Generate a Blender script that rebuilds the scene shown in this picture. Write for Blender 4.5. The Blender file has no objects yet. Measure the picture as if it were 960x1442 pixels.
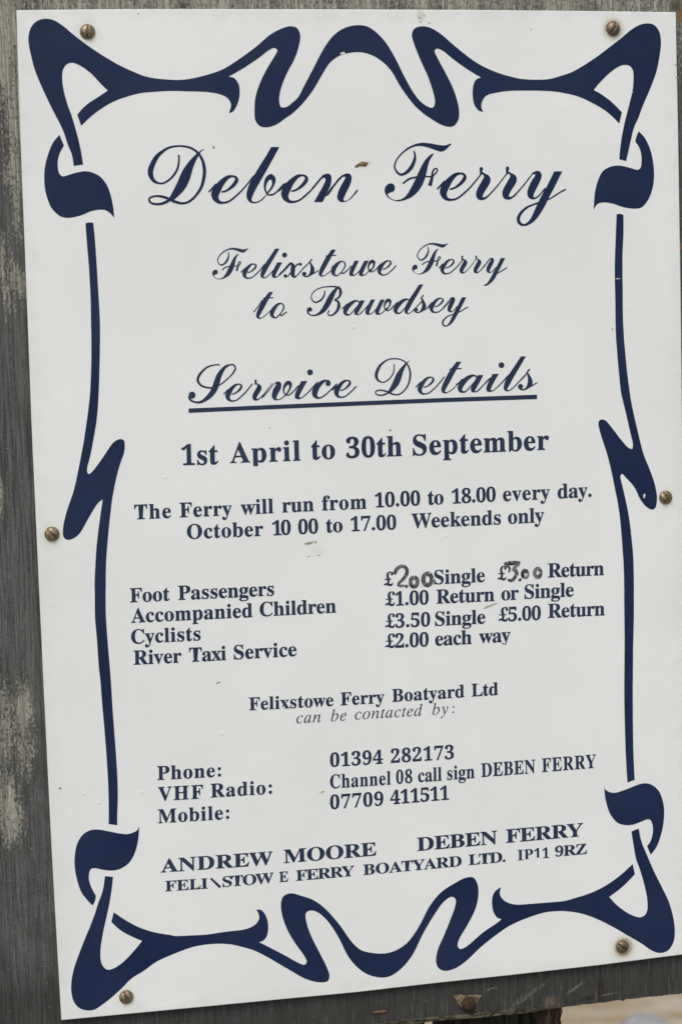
import bpy, bmesh, math, random
from mathutils import Vector, Matrix
from mathutils.geometry import tessellate_polygon
random.seed(7)
R_ = math.radians
scene = bpy.context.scene
COL = scene.collection

# ------------------------------------------------------------------ camera
F = 2700.0                                   # focal length in photograph pixels (960 x 1442)
SIGN_W, SIGN_H = 0.400, 0.5967               # the sign board, metres
HGT = 1.35                                   # height of the sign's centre above the quay
rx, ry, rz, tx, ty, tz = POSE = (0.1099, 0.2119, 0.05168, 0.01911, 0.00006, 1.1662)
RM = Matrix.Rotation(rz, 3, 'Z') @ Matrix.Rotation(ry, 3, 'Y') @ Matrix.Rotation(rx, 3, 'X')
TV = Vector((tx, ty, -tz))
P2W = Matrix.Translation((0, 0, HGT)) @ Matrix.Rotation(math.pi/2, 4, 'X')   # sign frame (x right, y up, z out) -> world
cam_local = (RM.transposed() @ (-TV))
cd = bpy.data.cameras.new('camera')
cam = bpy.data.objects.new('camera', cd); COL.objects.link(cam)
cam.matrix_world = P2W @ (Matrix.Translation(cam_local) @ RM.transposed().to_4x4())
cd.sensor_fit = 'VERTICAL'; cd.sensor_height = 36.0; cd.lens = F/1442.0*36.0
cd.clip_start = 0.02; cd.clip_end = 4000
cd.dof.use_dof = True; cd.dof.focus_distance = tz; cd.dof.aperture_fstop = 15
scene.camera = cam

# ------------------------------------------------------------------ light: overcast daylight
SUN_EL, SUN_AZ = R_(52), R_(205)             # azimuth measured from +Y clockwise: the sun is behind the camera, upper left
world = bpy.data.worlds.new('World'); scene.world = world; world.use_nodes = True
wn = world.node_tree
sky = wn.nodes.new('ShaderNodeTexSky'); sky.sky_type = 'NISHITA'; sky.sun_disc = False
sky.sun_elevation = SUN_EL; sky.sun_rotation = SUN_AZ
sky.air_density = 1.0; sky.dust_density = 5.0; sky.ozone_density = 1.0
hs = wn.nodes.new('ShaderNodeHueSaturation'); hs.inputs['Saturation'].default_value = 0.45
wn.links.new(sky.outputs[0], hs.inputs['Color'])
wn.links.new(hs.outputs[0], wn.nodes['Background'].inputs[0])
wn.nodes['Background'].inputs[1].default_value = 0.10
sd = bpy.data.lights.new('sun', 'SUN'); sd.energy = 1.0; sd.angle = R_(25); sd.color = (1.0, 1.0, 0.985)
sun = bpy.data.objects.new('sun', sd); COL.objects.link(sun)
sdir = Vector((math.sin(SUN_AZ)*math.cos(SUN_EL), math.cos(SUN_AZ)*math.cos(SUN_EL), math.sin(SUN_EL)))
sun.rotation_euler = sdir.to_track_quat('Z', 'Y').to_euler()
vs = scene.view_settings
vs.view_transform = 'Standard'; vs.look = 'None'; vs.gamma = 1.0; vs.use_curve_mapping = False
vs.exposure = 0.34

# ------------------------------------------------------------------ helpers
def U(px, py, z=0.0):
    """point of the plane z = const in the sign's own frame that the photograph shows at (px, py)"""
    d = RM.transposed() @ Vector(((px-480)/F, (721-py)/F, -1.0))
    t = (z - cam_local.z)/d.z
    p = cam_local + d*t
    return Vector((p.x, p.y, z))

def tag(o, label=None, cat=None, group=None, kind=None):
    if label: o['label'] = label
    if cat: o['category'] = cat
    if group: o['group'] = group
    if kind: o['kind'] = kind
    return o

def obj(name, bm, mat, parent=None, smooth=False):
    me = bpy.data.meshes.new(name); bm.to_mesh(me); bm.free()
    me.materials.append(mat)
    if smooth:
        for p in me.polygons: p.use_smooth = True
    o = bpy.data.objects.new(name, me); COL.objects.link(o)
    if parent: o.parent = parent
    return o

def catmull(pts, n=5):
    """closed outline of (x, y) or (x, y, 1) where 1 marks a sharp corner"""
    N = len(pts); P = [Vector((p[0], p[1])) for p in pts]; K = [len(p) > 2 for p in pts]; out = []
    for i in range(N):
        p1, p2 = P[i], P[(i+1) % N]
        p0 = P[i-1] if not K[i] else p1 + (p1-p2)*0.5
        p3 = P[(i+2) % N] if not K[(i+1) % N] else p2 + (p2-p1)*0.5
        d0 = max((p1-p0).length, 1e-6)**.5; d1 = max((p2-p1).length, 1e-6)**.5; d2 = max((p3-p2).length, 1e-6)**.5
        m1 = (p1-p0)/d0 - (p2-p0)/(d0+d1) + (p2-p1)/d1
        m2 = (p2-p1)/d1 - (p3-p1)/(d1+d2) + (p3-p2)/d2
        m1 *= d1; m2 *= d1
        for k in range(n):
            t = k/n
            out.append((2*t**3-3*t*t+1)*p1 + (t**3-2*t*t+t)*m1 + (-2*t**3+3*t*t)*p2 + (t**3-t*t)*m2)
    return out

def poly_bm(pts, bm=None):
    bm = bm or bmesh.new()
    vs_ = [bm.verts.new(p) for p in pts]
    for tri in tessellate_polygon([pts]):
        try: f = bm.faces.new([vs_[i] for i in tri])
        except ValueError: continue
        f.normal_update()
        if f.normal.z < 0: f.normal_flip()
    return bm

def slab_bm(front, depth, bevel=0.0):
    """outline (list of Vectors on one plane) with real thickness behind it and a chamfered rim"""
    bm = bmesh.new(); n = len(front)
    c = sum(front, Vector())/n
    if bevel:
        inner = []
        for i in range(n):
            a, b, d = front[i-1], front[i], front[(i+1) % n]
            t1 = (b-a).normalized(); t2 = (d-b).normalized()
            nn = Vector((t1.y+t2.y, -(t1.x+t2.x), 0)).normalized()
            if nn.dot(c-b) < 0 and len(front) < 200: nn = -nn
            inner.append(b + nn*bevel)
        rings = [inner, [p-Vector((0, 0, bevel)) for p in front], [p-Vector((0, 0, depth)) for p in front]]
    else:
        rings = [front, [p-Vector((0, 0, depth)) for p in front]]
    V = [[bm.verts.new(p) for p in r] for r in rings]
    for r in range(len(V)-1):
        for i in range(n):
            j = (i+1) % n
            bm.faces.new((V[r][i], V[r][j], V[r+1][j], V[r+1][i]))
    bm.faces.new(V[0]); bm.faces.new(V[-1])
    bmesh.ops.recalc_face_normals(bm, faces=bm.faces)
    return bm

def ribbon_bm(pts, widths, z, bm=None, n=6, ramp=0.0):
    """a pen stroke: centre line with a width at each point; pts are sign-frame Vectors"""
    bm = bm or bmesh.new()
    P = [Vector((p.x, p.y)) for p in pts]; C = []; W = []
    for i in range(len(P)-1):
        p0 = P[max(i-1, 0)]; p1 = P[i]; p2 = P[i+1]; p3 = P[min(i+2, len(P)-1)]
        for k in range(n):
            t = k/n
            C.append(0.5*((2*p1)+(p2-p0)*t+(2*p0-5*p1+4*p2-p3)*t*t+(3*p1-p0-3*p2+p3)*t**3))
            W.append(widths[i]*(1-t)+widths[i+1]*t)
    C.append(P[-1]); W.append(widths[-1])
    L = []
    for i in range(len(C)):
        d = (C[min(i+1, len(C)-1)]-C[max(i-1, 0)]).normalized(); nn = Vector((-d.y, d.x))*W[i]/2
        zz = z+i*ramp; L.append((bm.verts.new((C[i].x+nn.x, C[i].y+nn.y, zz)), bm.verts.new((C[i].x-nn.x, C[i].y-nn.y, zz))))
    for i in range(len(L)-1):
        bm.faces.new((L[i][0], L[i][1], L[i+1][1], L[i+1][0]))
    return bm

# ------------------------------------------------------------------ material helpers
class NT:
    def __init__(s, name):
        s.m = bpy.data.materials.new(name); s.m.use_nodes = True; s.t = s.m.node_tree
        s.b = s.t.nodes['Principled BSDF']; s.tc = s.t.nodes.new('ShaderNodeTexCoord').outputs['Object']
    def n(s, kind, **kw):
        nd = s.t.nodes.new('ShaderNode'+kind)
        for k, v in kw.items(): setattr(nd, k, v)
        return nd
    def link(s, a, b):
        if isinstance(a, (int, float)): b.default_value = a
        elif isinstance(a, tuple): b.default_value = a if len(a) == len(b.default_value) else tuple(a)+(1,)
        else: s.t.links.new(a, b)
    def math(s, op, a, b=0.0, clamp=False):
        nd = s.n('Math', operation=op, use_clamp=clamp); s.link(a, nd.inputs[0]); s.link(b, nd.inputs[1]); return nd.outputs[0]
    def vec(s, v, scale=(1, 1, 1), loc=(0, 0, 0), rot=0.0):
        nd = s.n('Mapping'); s.link(v, nd.inputs[0]); nd.inputs['Scale'].default_value = scale
        nd.inputs['Location'].default_value = loc; nd.inputs['Rotation'].default_value = (0, 0, rot); return nd.outputs[0]
    def noise(s, v, scale, detail=4, rough=0.55, dist=0.0, col=False):
        nd = s.n('TexNoise'); s.link(v, nd.inputs['Vector']); nd.inputs['Scale'].default_value = scale
        nd.inputs['Detail'].default_value = detail; nd.inputs['Roughness'].default_value = rough
        nd.inputs['Distortion'].default_value = dist; return nd.outputs['Color' if col else 'Fac']
    def rng(s, v, a, b, c=0.0, d=1.0, smooth=True):
        nd = s.n('MapRange'); nd.interpolation_type = 'SMOOTHSTEP' if smooth else 'LINEAR'
        s.link(v, nd.inputs[0])
        for i, x in enumerate((a, b, c, d)): nd.inputs[i+1].default_value = x
        return nd.outputs[0]
    def mix(s, f, a, b):
        nd = s.n('Mix', data_type='RGBA'); s.link(f, nd.inputs[0]); s.link(a, nd.inputs[6]); s.link(b, nd.inputs[7]); return nd.outputs[2]
    def ell(s, v, c, r, rot=0.0):
        """1 at an ellipse's centre falling to 0 on its rim"""
        a = s.n('VectorMath', operation='SUBTRACT'); s.link(v, a.inputs[0]); a.inputs[1].default_value = (c[0], c[1], 0)
        m = s.n('Mapping'); m.vector_type = 'TEXTURE'; s.link(a.outputs[0], m.inputs[0])
        m.inputs['Rotation'].default_value = (0, 0, rot); m.inputs['Scale'].default_value = (r[0], r[1], 1e6)
        l = s.n('VectorMath', operation='LENGTH'); s.link(m.outputs[0], l.inputs[0])
        return s.math('SUBTRACT', 1.0, l.outputs['Value'])
    def bump(s, h, strength, dist=0.001):
        nd = s.n('Bump'); s.link(h, nd.inputs['Height']); nd.inputs['Strength'].default_value = strength
        nd.inputs['Distance'].default_value = dist; s.t.links.new(nd.outputs[0], s.b.inputs['Normal'])
    def out(s, col=None, rough=None, metal=None, spec=None):
        if col is not None: s.link(col, s.b.inputs['Base Color'])
        if rough is not None: s.link(rough, s.b.inputs['Roughness'])
        if metal is not None: s.link(metal, s.b.inputs['Metallic'])
        if spec is not None: s.link(spec, s.b.inputs['Specular IOR Level'])
        return s.m

SCREWS = [  # photo position, slot angle (deg), label, how dirty the plastic is round it
    (123.5, 44.5, 78, 'tarnished brass screw at the top left corner of the sign, its slot nearly upright', 0.45, 0.0),
    (862.5, 40.0, 60, 'brown speckled screw at the top right corner of the sign beside the scroll tip', 0.75, 0.5),
    (73.5, 752.0, -44, 'brass screw at the middle of the sign left edge, bright slot sloping down right', 0.5, 0.0),
    (936.5, 700.5, -66, 'brass screw at the middle of the sign right edge beside the chipped scroll', 0.35, 0.0),
    (178.0, 1404.0, -72, 'dull brown screw at the bottom left corner of the sign', 0.35, 0.0),
    (875.5, 1333.0, -32, 'rusty screw at the bottom right of the sign inside a ring of rust', 1.0, 1.0)]

def mat_panel():
    m = NT('white_plastic'); v = m.tc
    big = m.noise(v, 9, 3); fine = m.noise(v, 160, 3)
    col = m.mix(m.rng(big, .3, .7), (0.735, 0.757, 0.742, 1), (0.765, 0.782, 0.772, 1))
    col = m.mix(m.rng(fine, .62, .8, 0, .12), col, (0.50, 0.50, 0.44, 1))
    wob = m.noise(v, 420, 3); wob2 = m.noise(v, 900, 2)
    for (px, py, a, lab, dirt, rust) in SCREWS:
        c = U(px+(.6 if rust < 1 else 1.5), py+1.5)
        e = m.ell(v, c, (0.0098+.002*rust, 0.0098+.002*rust))
        e = m.math('ADD', e, m.math('MULTIPLY', m.math('SUBTRACT', wob, .5), .5))
        col = m.mix(m.rng(e, 0.02, 0.65, 0, .55*dirt), col, (0.52, 0.50, 0.30, 1))
        if rust:
            e2 = m.ell(v, U(px-1+2.5*rust, py+1), (0.0070+.0008*rust, 0.0070+.0008*rust))
            e2 = m.math('ADD', e2, m.math('MULTIPLY', m.math('SUBTRACT', wob2, .5), .5))
            col = m.mix(m.rng(e2, 0.0, 0.50, 0, .40+.28*rust), col, (0.17, 0.075, 0.035, 1))
    # faint smudges where the photograph has them
    for (px, py, rx_, ry_, s, c) in [(512, 231, .0062, .0026, .55, (.45, .38, .22)), (436, 765, .0045, .0016, .5, (.42, .40, .20)),
            (446, 776, .008, .005, .25, (.55, .54, .40)), (592, 22, .004, .006, .45, (.45, .38, .28)), (318, 1300, .05, .003, .0, (.5, .5, .5)),
            (308, 961, .0030, .0009, .55, (.45, .43, .36)), (690, 852, .009, .0012, .45, (.50, .50, .36)), (452, 1117, .0030, .0009, .5, (.45, .45, .42)),
            (497, 461, .002, .0015, .18, (.6, .62, .62)), (548, 1385, .05, .0012, .18, (.9, .9, .9)), (240, 1412, .02, .002, .25, (.9, .9, .92)),
            (825, 708, .0012, .005, .22, (.5, .5, .5)), (120, 115, .02, .02, .0, (.5, .5, .5)), (886, 437, .0016, .0024, .22, (.5, .5, .5)), (233, 1128, .002, .001, .0, (.5, .5, .5))]:
        if s <= 0: continue
        e = m.math('ADD', m.ell(v, U(px, py), (rx_, ry_), R_(8)), m.math('MULTIPLY', m.math('SUBTRACT', m.noise(v, 700, 3), .5), 1.4))
        col = m.mix(m.rng(e, .15, .7, 0, s), col, tuple(c)+(1,))
    sp = m.n('SeparateXYZ'); m.link(v, sp.inputs[0])
    ax = m.math('SUBTRACT', 0.2, m.math('ABSOLUTE', sp.outputs[0])); ay = m.math('SUBTRACT', 0.298, m.math('ABSOLUTE', sp.outputs[1]))
    rim = m.math('ADD', m.math('MULTIPLY', m.math('MINIMUM', ax, ay), -60.0), m.math('MULTIPLY', m.math('SUBTRACT', m.noise(v, 90, 5, .7), .5), 2.2))
    col = m.mix(m.rng(rim, -.55, .4, 0, .16), col, (0.42, 0.42, 0.36, 1))
    col = m.mix(m.rng(m.noise(m.vec(v, (1, 1, 1), (3, 5, 0)), 5.5, 4, .6), .52, .72, 0, .07), col, (0.48, 0.49, 0.47, 1))
    drip = m.noise(m.vec(v, (60, 3, 1)), 1.0, 4)
    col = m.mix(m.rng(drip, .55, .85, 0, .07), col, (0.45, 0.46, 0.42, 1))
    m.bump(m.math('ADD', m.noise(v, 26, 2), m.math('MULTIPLY', m.noise(v, 600, 2), .05)), 0.10, 0.002)
    return m.out(col, m.rng(m.noise(v, 40, 3), .3, .7, .34, .46), 0.0, 0.42)

def mat_vinyl(name='navy_vinyl', base=(0.0065, 0.0155, 0.054), lift=(0.0115, 0.0225, 0.066)):
    m = NT(name); v = m.tc
    n1 = m.noise(v, 14, 4); n2 = m.noise(v, 300, 3)
    col = m.mix(m.rng(n1, .3, .75), base+(1,), lift+(1,))
    col = m.mix(m.rng(n2, .66, .82, 0, .25), col, (0.10, 0.12, 0.17, 1))
    m.bump(m.noise(v, 60, 3), 0.12, 0.001)
    return m.out(col, m.rng(n1, .3, .7, .40, .54), 0.0, 0.24)

def mat_marker(name, thr, col):
    m = NT(name); v = m.tc
    n = m.noise(v, 520, 4, .65); nb = m.noise(v, 190, 2)
    f = m.rng(m.math('ADD', m.math('MULTIPLY', n, .6), m.math('MULTIPLY', nb, .4)), thr-.10, thr+.10)
    c = m.mix(m.rng(nb, .4, .65), tuple(col)+(1,), (0.16, 0.16, 0.17, 1))
    m.out(c, .6, 0.0, .3)
    tr = m.n('BsdfTransparent'); mx = m.n('MixShader')
    m.link(f, mx.inputs[0]); m.t.links.new(tr.outputs[0], mx.inputs[1]); m.t.links.new(m.b.outputs[0], mx.inputs[2])
    m.t.links.new(mx.outputs[0], m.t.nodes['Material Output'].inputs[0])
    return m.m

def mat_brass(name, c1, c2, c3, rough=.42, metal=.85, seed=0):
    m = NT(name); v = m.vec(m.tc, (1, 1, 1), (seed*.37, seed*.11, 0))
    n = m.noise(v, 520, 5, .65); n2 = m.noise(v, 1500, 3)
    col = m.mix(m.rng(n, .35, .62), c1+(1,), c2+(1,))
    col = m.mix(m.rng(n2, .55, .7, 0, .8), col, c3+(1,))
    m.bump(m.math('ADD', n, m.math('MULTIPLY', n2, .4)), 0.35, 0.0003)
    return m.out(col, m.rng(n, .3, .7, rough, rough+.25), m.rng(n2, .5, .7, metal, metal*.4), .5)

def mat_board():
    """weathered grey wood, fine upright grain, remains of pale paint; every place is in the sign frame"""
    m = NT('weathered_board'); v = m.tc
    g1 = m.noise(m.vec(v, (480, 15, 1)), 1.0, 6, .70, .9)     # fine grain
    g2 = m.noise(m.vec(v, (150, 4, 1)), 1.0, 4, .6, .8)       # broad streaks
    g3 = m.noise(v, 26, 5, .65)                                # blotches
    g4 = m.noise(m.vec(v, (1000, 70, 1)), 1.0, 4, .75)        # pores
    g5 = m.noise(v, 620, 4, .7)                                # grit
    gg = m.math('ADD', m.math('MULTIPLY', g1, .55), m.math('ADD', m.math('MULTIPLY', g4, .25), m.math('MULTIPLY', g5, .20)))
    col = m.mix(m.rng(gg, .40, .60), (0.040, 0.041, 0.041, 1), (0.128, 0.129, 0.126, 1))
    col = m.mix(m.rng(g2, .48, .72, 0, .5), col, (0.112, 0.112, 0.106, 1))
    col = m.mix(m.rng(g3, .48, .68, 0, .55), col, (0.050, 0.050, 0.048, 1))
    # lower margin mixed towards a darker tone, broken up by the blotches
    sep = m.n('SeparateXYZ'); m.link(v, sep.inputs[0])
    low = m.math('ADD', m.rng(sep.outputs[1], -0.225, -0.300, 0, 1), m.math('MULTIPLY', m.math('SUBTRACT', g3, .5), .7))
    col = m.mix(m.rng(low, .25, .9, 0, .68), col, (0.026, 0.026, 0.024, 1))
    # pale paint: large soft areas broken up by the grain
    fields = [(10, 60, .030, .075, 0), (30, 150, .022, .05, 0), (20, 240, .010, .03, 0), (24, 300, .004, .03, 0),
              (5, 372, .013, .024, .1), (24, 392, .011, .020, .5), (2, 700, .004, .02, 0), (10, 415, .006, .022, .1),
              (3, 1035, .017, .045, 0), (8, 1115, .012, .030, 0), (33, 1010, .007, .030, 0), (36, 1060, .009, .025, 0), (15, 1150, .012, .03, 0)]
    F_ = None
    for (px, py, a, b, r) in fields:
        e = m.ell(v, U(px, py, -.0046), (a, b), r)
        F_ = e if F_ is None else m.math('MAXIMUM', F_, e)
    top = m.rng(sep.outputs[1], 0.200, 0.300, -0.6, 0.66, smooth=False)
    F_ = m.math('MINIMUM', m.math('MAXIMUM', F_, top), .74)
    brk = m.math('ADD', m.math('MULTIPLY', m.noise(m.vec(v, (300, 95, 1)), 1.0, 8, .80), 1.0),
                 m.math('MULTIPLY', m.noise(m.vec(v, (55, 26, 1)), 1.0, 4, .6), .9))
    brk2 = m.noise(m.vec(v, (760, 380, 1)), 1.0, 5, .8)
    paint = m.rng(m.math('ADD', m.math('MAXIMUM', F_, -.6), m.math('ADD', m.math('SUBTRACT', m.math('MULTIPLY', brk, 1.6), 1.62), m.math('MULTIPLY', m.math('SUBTRACT', brk2, .5), 3.6))), .08, .62)
    pc = m.mix(m.rng(g1, .4, .65), (0.210, 0.206, 0.170, 1), (0.450, 0.442, 0.370, 1))
    col = m.mix(m.math('MULTIPLY', paint, .85), col, pc)
    # rubbed diagonal scuffs, rust runs and the brown knot
    for (px, py, a, b, r, c, s) in [
            (742, 1403, .017, .0017, .60, (.17, .165, .125), .6), (728, 1409, .007, .0011, .75, (.17, .165, .13), .5), (766, 1386, .005, .0010, .8, (.17, .165, .13), .5),
            (808, 1392, .008, .0013, .5, (.22, .21, .16), .75), (790, 1393, .0009, .006, -.2, (.18, .175, .14), .5),
            (776, 1411, .0072, .0055, 0, (.13, .095, .065), .95), (692, 1392, .0036, .0006, .25, (.26, .24, .13), .7),
            (829, 1406, .011, .0022, .1, (.018, .011, .007), .95), (845, 1395, .0035, .014, 0, (.020, .012, .008), .9), (856, 1400, .010, .0007, .12, (.16, .15, .12), .8),
            (658, 1413, .009, .011, 0, (.035, .018, .010), .9), (536, 1425, .008, .004, .0, (.06, .03, .02), .6),
            (952, 22, .006, .006, .3, (.26, .15, .05), .9), (953, 8, .007, .006, 0, (.05, .035, .02), .8), (958, 346, .002, .003, 0, (.32, .13, .05), .9)]:
        e = m.math('ADD', m.ell(v, U(px, py, -.0046), (a*1.1, b*1.15), r), m.math('ADD', m.math('MULTIPLY', m.math('SUBTRACT', brk2, .5), 2.6), m.math('MULTIPLY', m.math('SUBTRACT', g4, .5), 2.6)))
        col = m.mix(m.rng(e, .12, .95, 0, s*.95), col, c+(1,))
    # small light flecks
    fl = m.noise(v, 700, 1, .5)
    col = m.mix(m.rng(fl, .755, .80, 0, .8), col, (.34, .33, .29, 1))
    col = m.mix(m.rng(m.noise(m.vec(v, (1300, 42, 1)), 1.0, 2, .5), .60, .72, 0, .40), col, (.19, .19, .175, 1))
    h = m.math('ADD', m.math('MULTIPLY', g1, .8), m.math('ADD', m.math('MULTIPLY', g4, .35), m.math('MULTIPLY', paint, .35)))
    m.bump(h, 0.75, 0.0012)
    return m.out(col, .88, 0.0, .25)

def mat_timber(name, c1, c2, sc=(90, 6, 90)):
    m = NT(name); v = m.tc
    g = m.noise(m.vec(v, sc), 1.0, 5, .65, .6); k = m.noise(m.vec(v, (sc[0]*2.2, sc[1]*1.5, sc[2]*2.2)), 1.0, 4, .6, .9)
    col = m.mix(m.rng(g, .35, .65), c1+(1,), c2+(1,))
    col = m.mix(m.rng(k, .40, .50, .85, 0), col, tuple(x*.25 for x in c1)+(1,))
    m.bump(m.math('ADD', g, m.math('MULTIPLY', m.rng(k, .4, .5), .8)), .9, .002)
    return m.out(col, .9, 0.0, .2)

def mat_water():
    m = NT('silty_water'); v = m.tc
    w = m.noise(m.vec(v, (1.0, 2.6, 1)), 1.7, 4, .6, 1.3); w2 = m.noise(m.vec(v, (1, 2.2, 1)), 5.0, 4, .6, .8)
    col = m.mix(m.rng(m.math('ADD', m.math('MULTIPLY', w, .75), m.math('MULTIPLY', w2, .25)), .38, .62), (0.330, 0.240, 0.125, 1), (0.50, 0.435, 0.335, 1))
    m.bump(m.math('ADD', w, m.math('MULTIPLY', w2, .35)), .5, .03)
    return m.out(col, .30, 0.0, .5)

def mat_ground():   # worn grey concrete
    m = NT('quay_shingle'); v = m.tc
    n = m.noise(v, 40, 5, .6); n2 = m.noise(v, 3, 3)
    col = m.mix(m.rng(n, .3, .7), (0.17, 0.17, 0.165, 1), (0.32, 0.32, 0.31, 1))
    col = m.mix(m.rng(n2, .4, .7, 0, .4), col, (0.10, 0.09, 0.07, 1))
    m.bump(n, .8, .01)
    return m.out(col, .92, 0, .2)

def mat_stone():
    m = NT('grey_stone'); v = m.tc
    n = m.noise(v, 12, 5, .6)
    m.bump(n, .6, .01)
    return m.out(m.mix(m.rng(n, .3, .7), (.24, .24, .245, 1), (.38, .375, .38, 1)), .8, 0, .3)

def mat_plain(name, c, rough, var=.5, sc=200, metal=0.0):
    m = NT(name); n = m.noise(m.tc, sc, 4, .65)
    m.bump(n, .5, .0006)
    return m.out(m.mix(m.rng(n, .3, .7), tuple(x*(1-var) for x in c)+(1,), tuple(min(1, x*(1+var*.4)) for x in c)+(1,)), rough, metal, .3)

M_PANEL = mat_panel(); M_NAVY = mat_vinyl()
M_TEXT = mat_vinyl('navy_lettering', (0.016, 0.026, 0.062), (0.027, 0.040, 0.080))
M_BOARD = mat_board()

def frame_empty(name):
    e = bpy.data.objects.new(name, None); COL.objects.link(e); e.matrix_world = P2W; e.empty_display_size = .05
    return e

# ================================================================== SETTING: water, quay, far bank
def sheet(name, x0, x1, y0, y1, z, mat, nx=1, ny=1, relief=0.0):
    bm = bmesh.new(); g = {}
    for i in range(nx+1):
        for j in range(ny+1):
            g[i, j] = bm.verts.new((x0+(x1-x0)*i/nx, y0+(y1-y0)*j/ny, z+random.uniform(-1, 1)*relief))
    for i in range(nx):
        for j in range(ny):
            bm.faces.new((g[i, j], g[i+1, j], g[i+1, j+1], g[i, j+1]))
    return tag(obj(name, bm, mat, smooth=True), kind='structure')
sheet('water', -1500, 1500, 0.55, 2500, -0.62, mat_water())
bm = bmesh.new()
q0, q1 = -40, 0.55
vv = [bm.verts.new(p) for p in ((-200, q0, 0), (200, q0, 0), (200, q1, 0), (-200, q1, 0), (200, q1, -1.2), (-200, q1, -1.2))]
bm.faces.new((vv[0], vv[1], vv[2], vv[3])); bm.faces.new((vv[3], vv[2], vv[4], vv[5]))
tag(obj('quay', bm, mat_ground()), kind='structure')
sheet('ground', -1500, 1500, -2500, -40, -0.01, bpy.data.materials['quay_shingle'])

# ================================================================== NOTICE BOARD (the weathered wood behind)
ZB = -0.0046                                   # its face, just behind the sign
TH_B = 0.019
board = frame_empty('wooden_notice_board')
tag(board, 'weathered grey wooden board with upright grain and flaking pale paint behind the white sign', 'board')
edge_px = [(-260, 1545), (-120, 1527), (0, 1513), (120, 1499), (240, 1485), (360, 1470), (480, 1455.5), (560, 1445.5), (598, 1438.8), (630, 1436.2), (665, 1433.2), (700, 1430.6), (735, 1426),
           (760, 1422.8), (791, 1418.3), (820, 1414.6), (850, 1411.6), (872, 1408.4), (876, 1409.8), (880, 1407.4), (905, 1404.6), (925, 1403), (940, 1401.2), (960, 1399), (1040, 1389), (1120, 1379)]
low = [U(x, y, ZB) for x, y in edge_px]
# lightly ragged sawn edge
edge = []
for a, b in zip(low[:-1], low[1:]):
    k = 5
    for i in range(k):
        p = a.lerp(b, i/k); p.y += random.uniform(-.00022, .00022); edge.append(p)
edge.append(low[-1])
outline = edge + [Vector((edge[-1].x, .36, ZB)), Vector((edge[0].x, .36, ZB))]
bo = obj('board_face', slab_bm(outline, TH_B), M_BOARD, board)
# worn strip along the lower edge
M_LIP = mat_timber('worn_edge', (0.060, 0.054, 0.040), (0.125, 0.112, 0.082), (60, 300, 60))
lip_t = [(500, 1447), (556, 1438.8), (600, 1434.4), (650, 1429.5), (700, 1424.8), (730, 1421.5), (757, 1419.2)]
lip_b = [(759, 1423.6), (730, 1427.4), (700, 1430.4), (650, 1434.6), (598, 1439.6), (556, 1445), (500, 1453.5)]
lp = [U(x, y, ZB+.0022) for x, y in lip_t+lip_b]
lp = [q for a, b in zip(lp, lp[1:]+lp[:1]) for q in (a, a.lerp(b, .33)+Vector((0, random.uniform(-.0003, .0003), 0)), a.lerp(b, .67)+Vector((0, random.uniform(-.0003, .0003), 0)))]
tag(obj('edge_strip', slab_bm(lp, .0020), M_LIP, board), 'narrow pale worn strip along the lower edge')

# timbers that carry the board
def timber(name, pxa, pxb, z0, depth, ztop, mat, label, cat, rough=.0, segs=60):
    x0 = U(pxa, 1436, z0).x; x1 = U(pxb, 1436, z0).x
    e = frame_empty(name); tag(e, label, cat)
    bm = bmesh.new(); rings = []
    ybot = -HGT-.02
    nx = 8
    for j in range(segs+1):
        y = ztop + (ybot-ztop)*(j/segs)**1.6
        ring = []
        sh = -(y-U(pxa, 1436, z0).y)*0.004
        for i in range(nx+1): ring.append((x0+(x1-x0)*i/nx+sh, y, z0+random.uniform(-1, 1)*rough))
        for i in range(nx+1): ring.append((x1-(x1-x0)*i/nx+sh, y, z0-depth+random.uniform(-1, 1)*rough))
        rings.append([bm.verts.new((px+random.uniform(-1, 1)*rough, py, pz)) for px, py, pz in ring])
    n = len(rings[0])
    for a, b in zip(rings[:-1], rings[1:]):
        for i in range(n):
            bm.faces.new((a[i], a[(i+1) % n], b[(i+1) % n], b[i]))
    bm.faces.new(rings[0]); bm.faces.new(rings[-1])
    bmesh.ops.recalc_face_normals(bm, faces=bm.faces)
    obj('shaft', bm, mat, e)
    return e
M_POST = mat_timber('rough_brown_timber', (0.060, 0.040, 0.026), (0.135, 0.095, 0.065), (260, 22, 260))
M_DARK = mat_timber('shaded_timber', (0.022, 0.023, 0.017), (0.040, 0.039, 0.029), (120, 8, 120))  # shade behind the board edge is put into this dark timber colour
zt = U(600, 1300, -.03).y
timber('batten', 752, 790.5, ZB-TH_B-.001, .030, zt, M_POST, 'rough cracked brown batten below the board edge, beside the pale water', 'batten', .0011, 110)
timber('support_post', 641, 752, ZB-TH_B-.006, .060, zt, M_DARK, 'post with shade in its dark colour, below the rusty bolt, left of the rough brown batten', 'post', .0006)
timber('support_post', 420, 597, ZB-TH_B-.006, .060, zt, M_DARK, 'post with shade in its dark colour, under the board below the rusty nail, left of the narrow bright gap', 'post', .0006)

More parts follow.
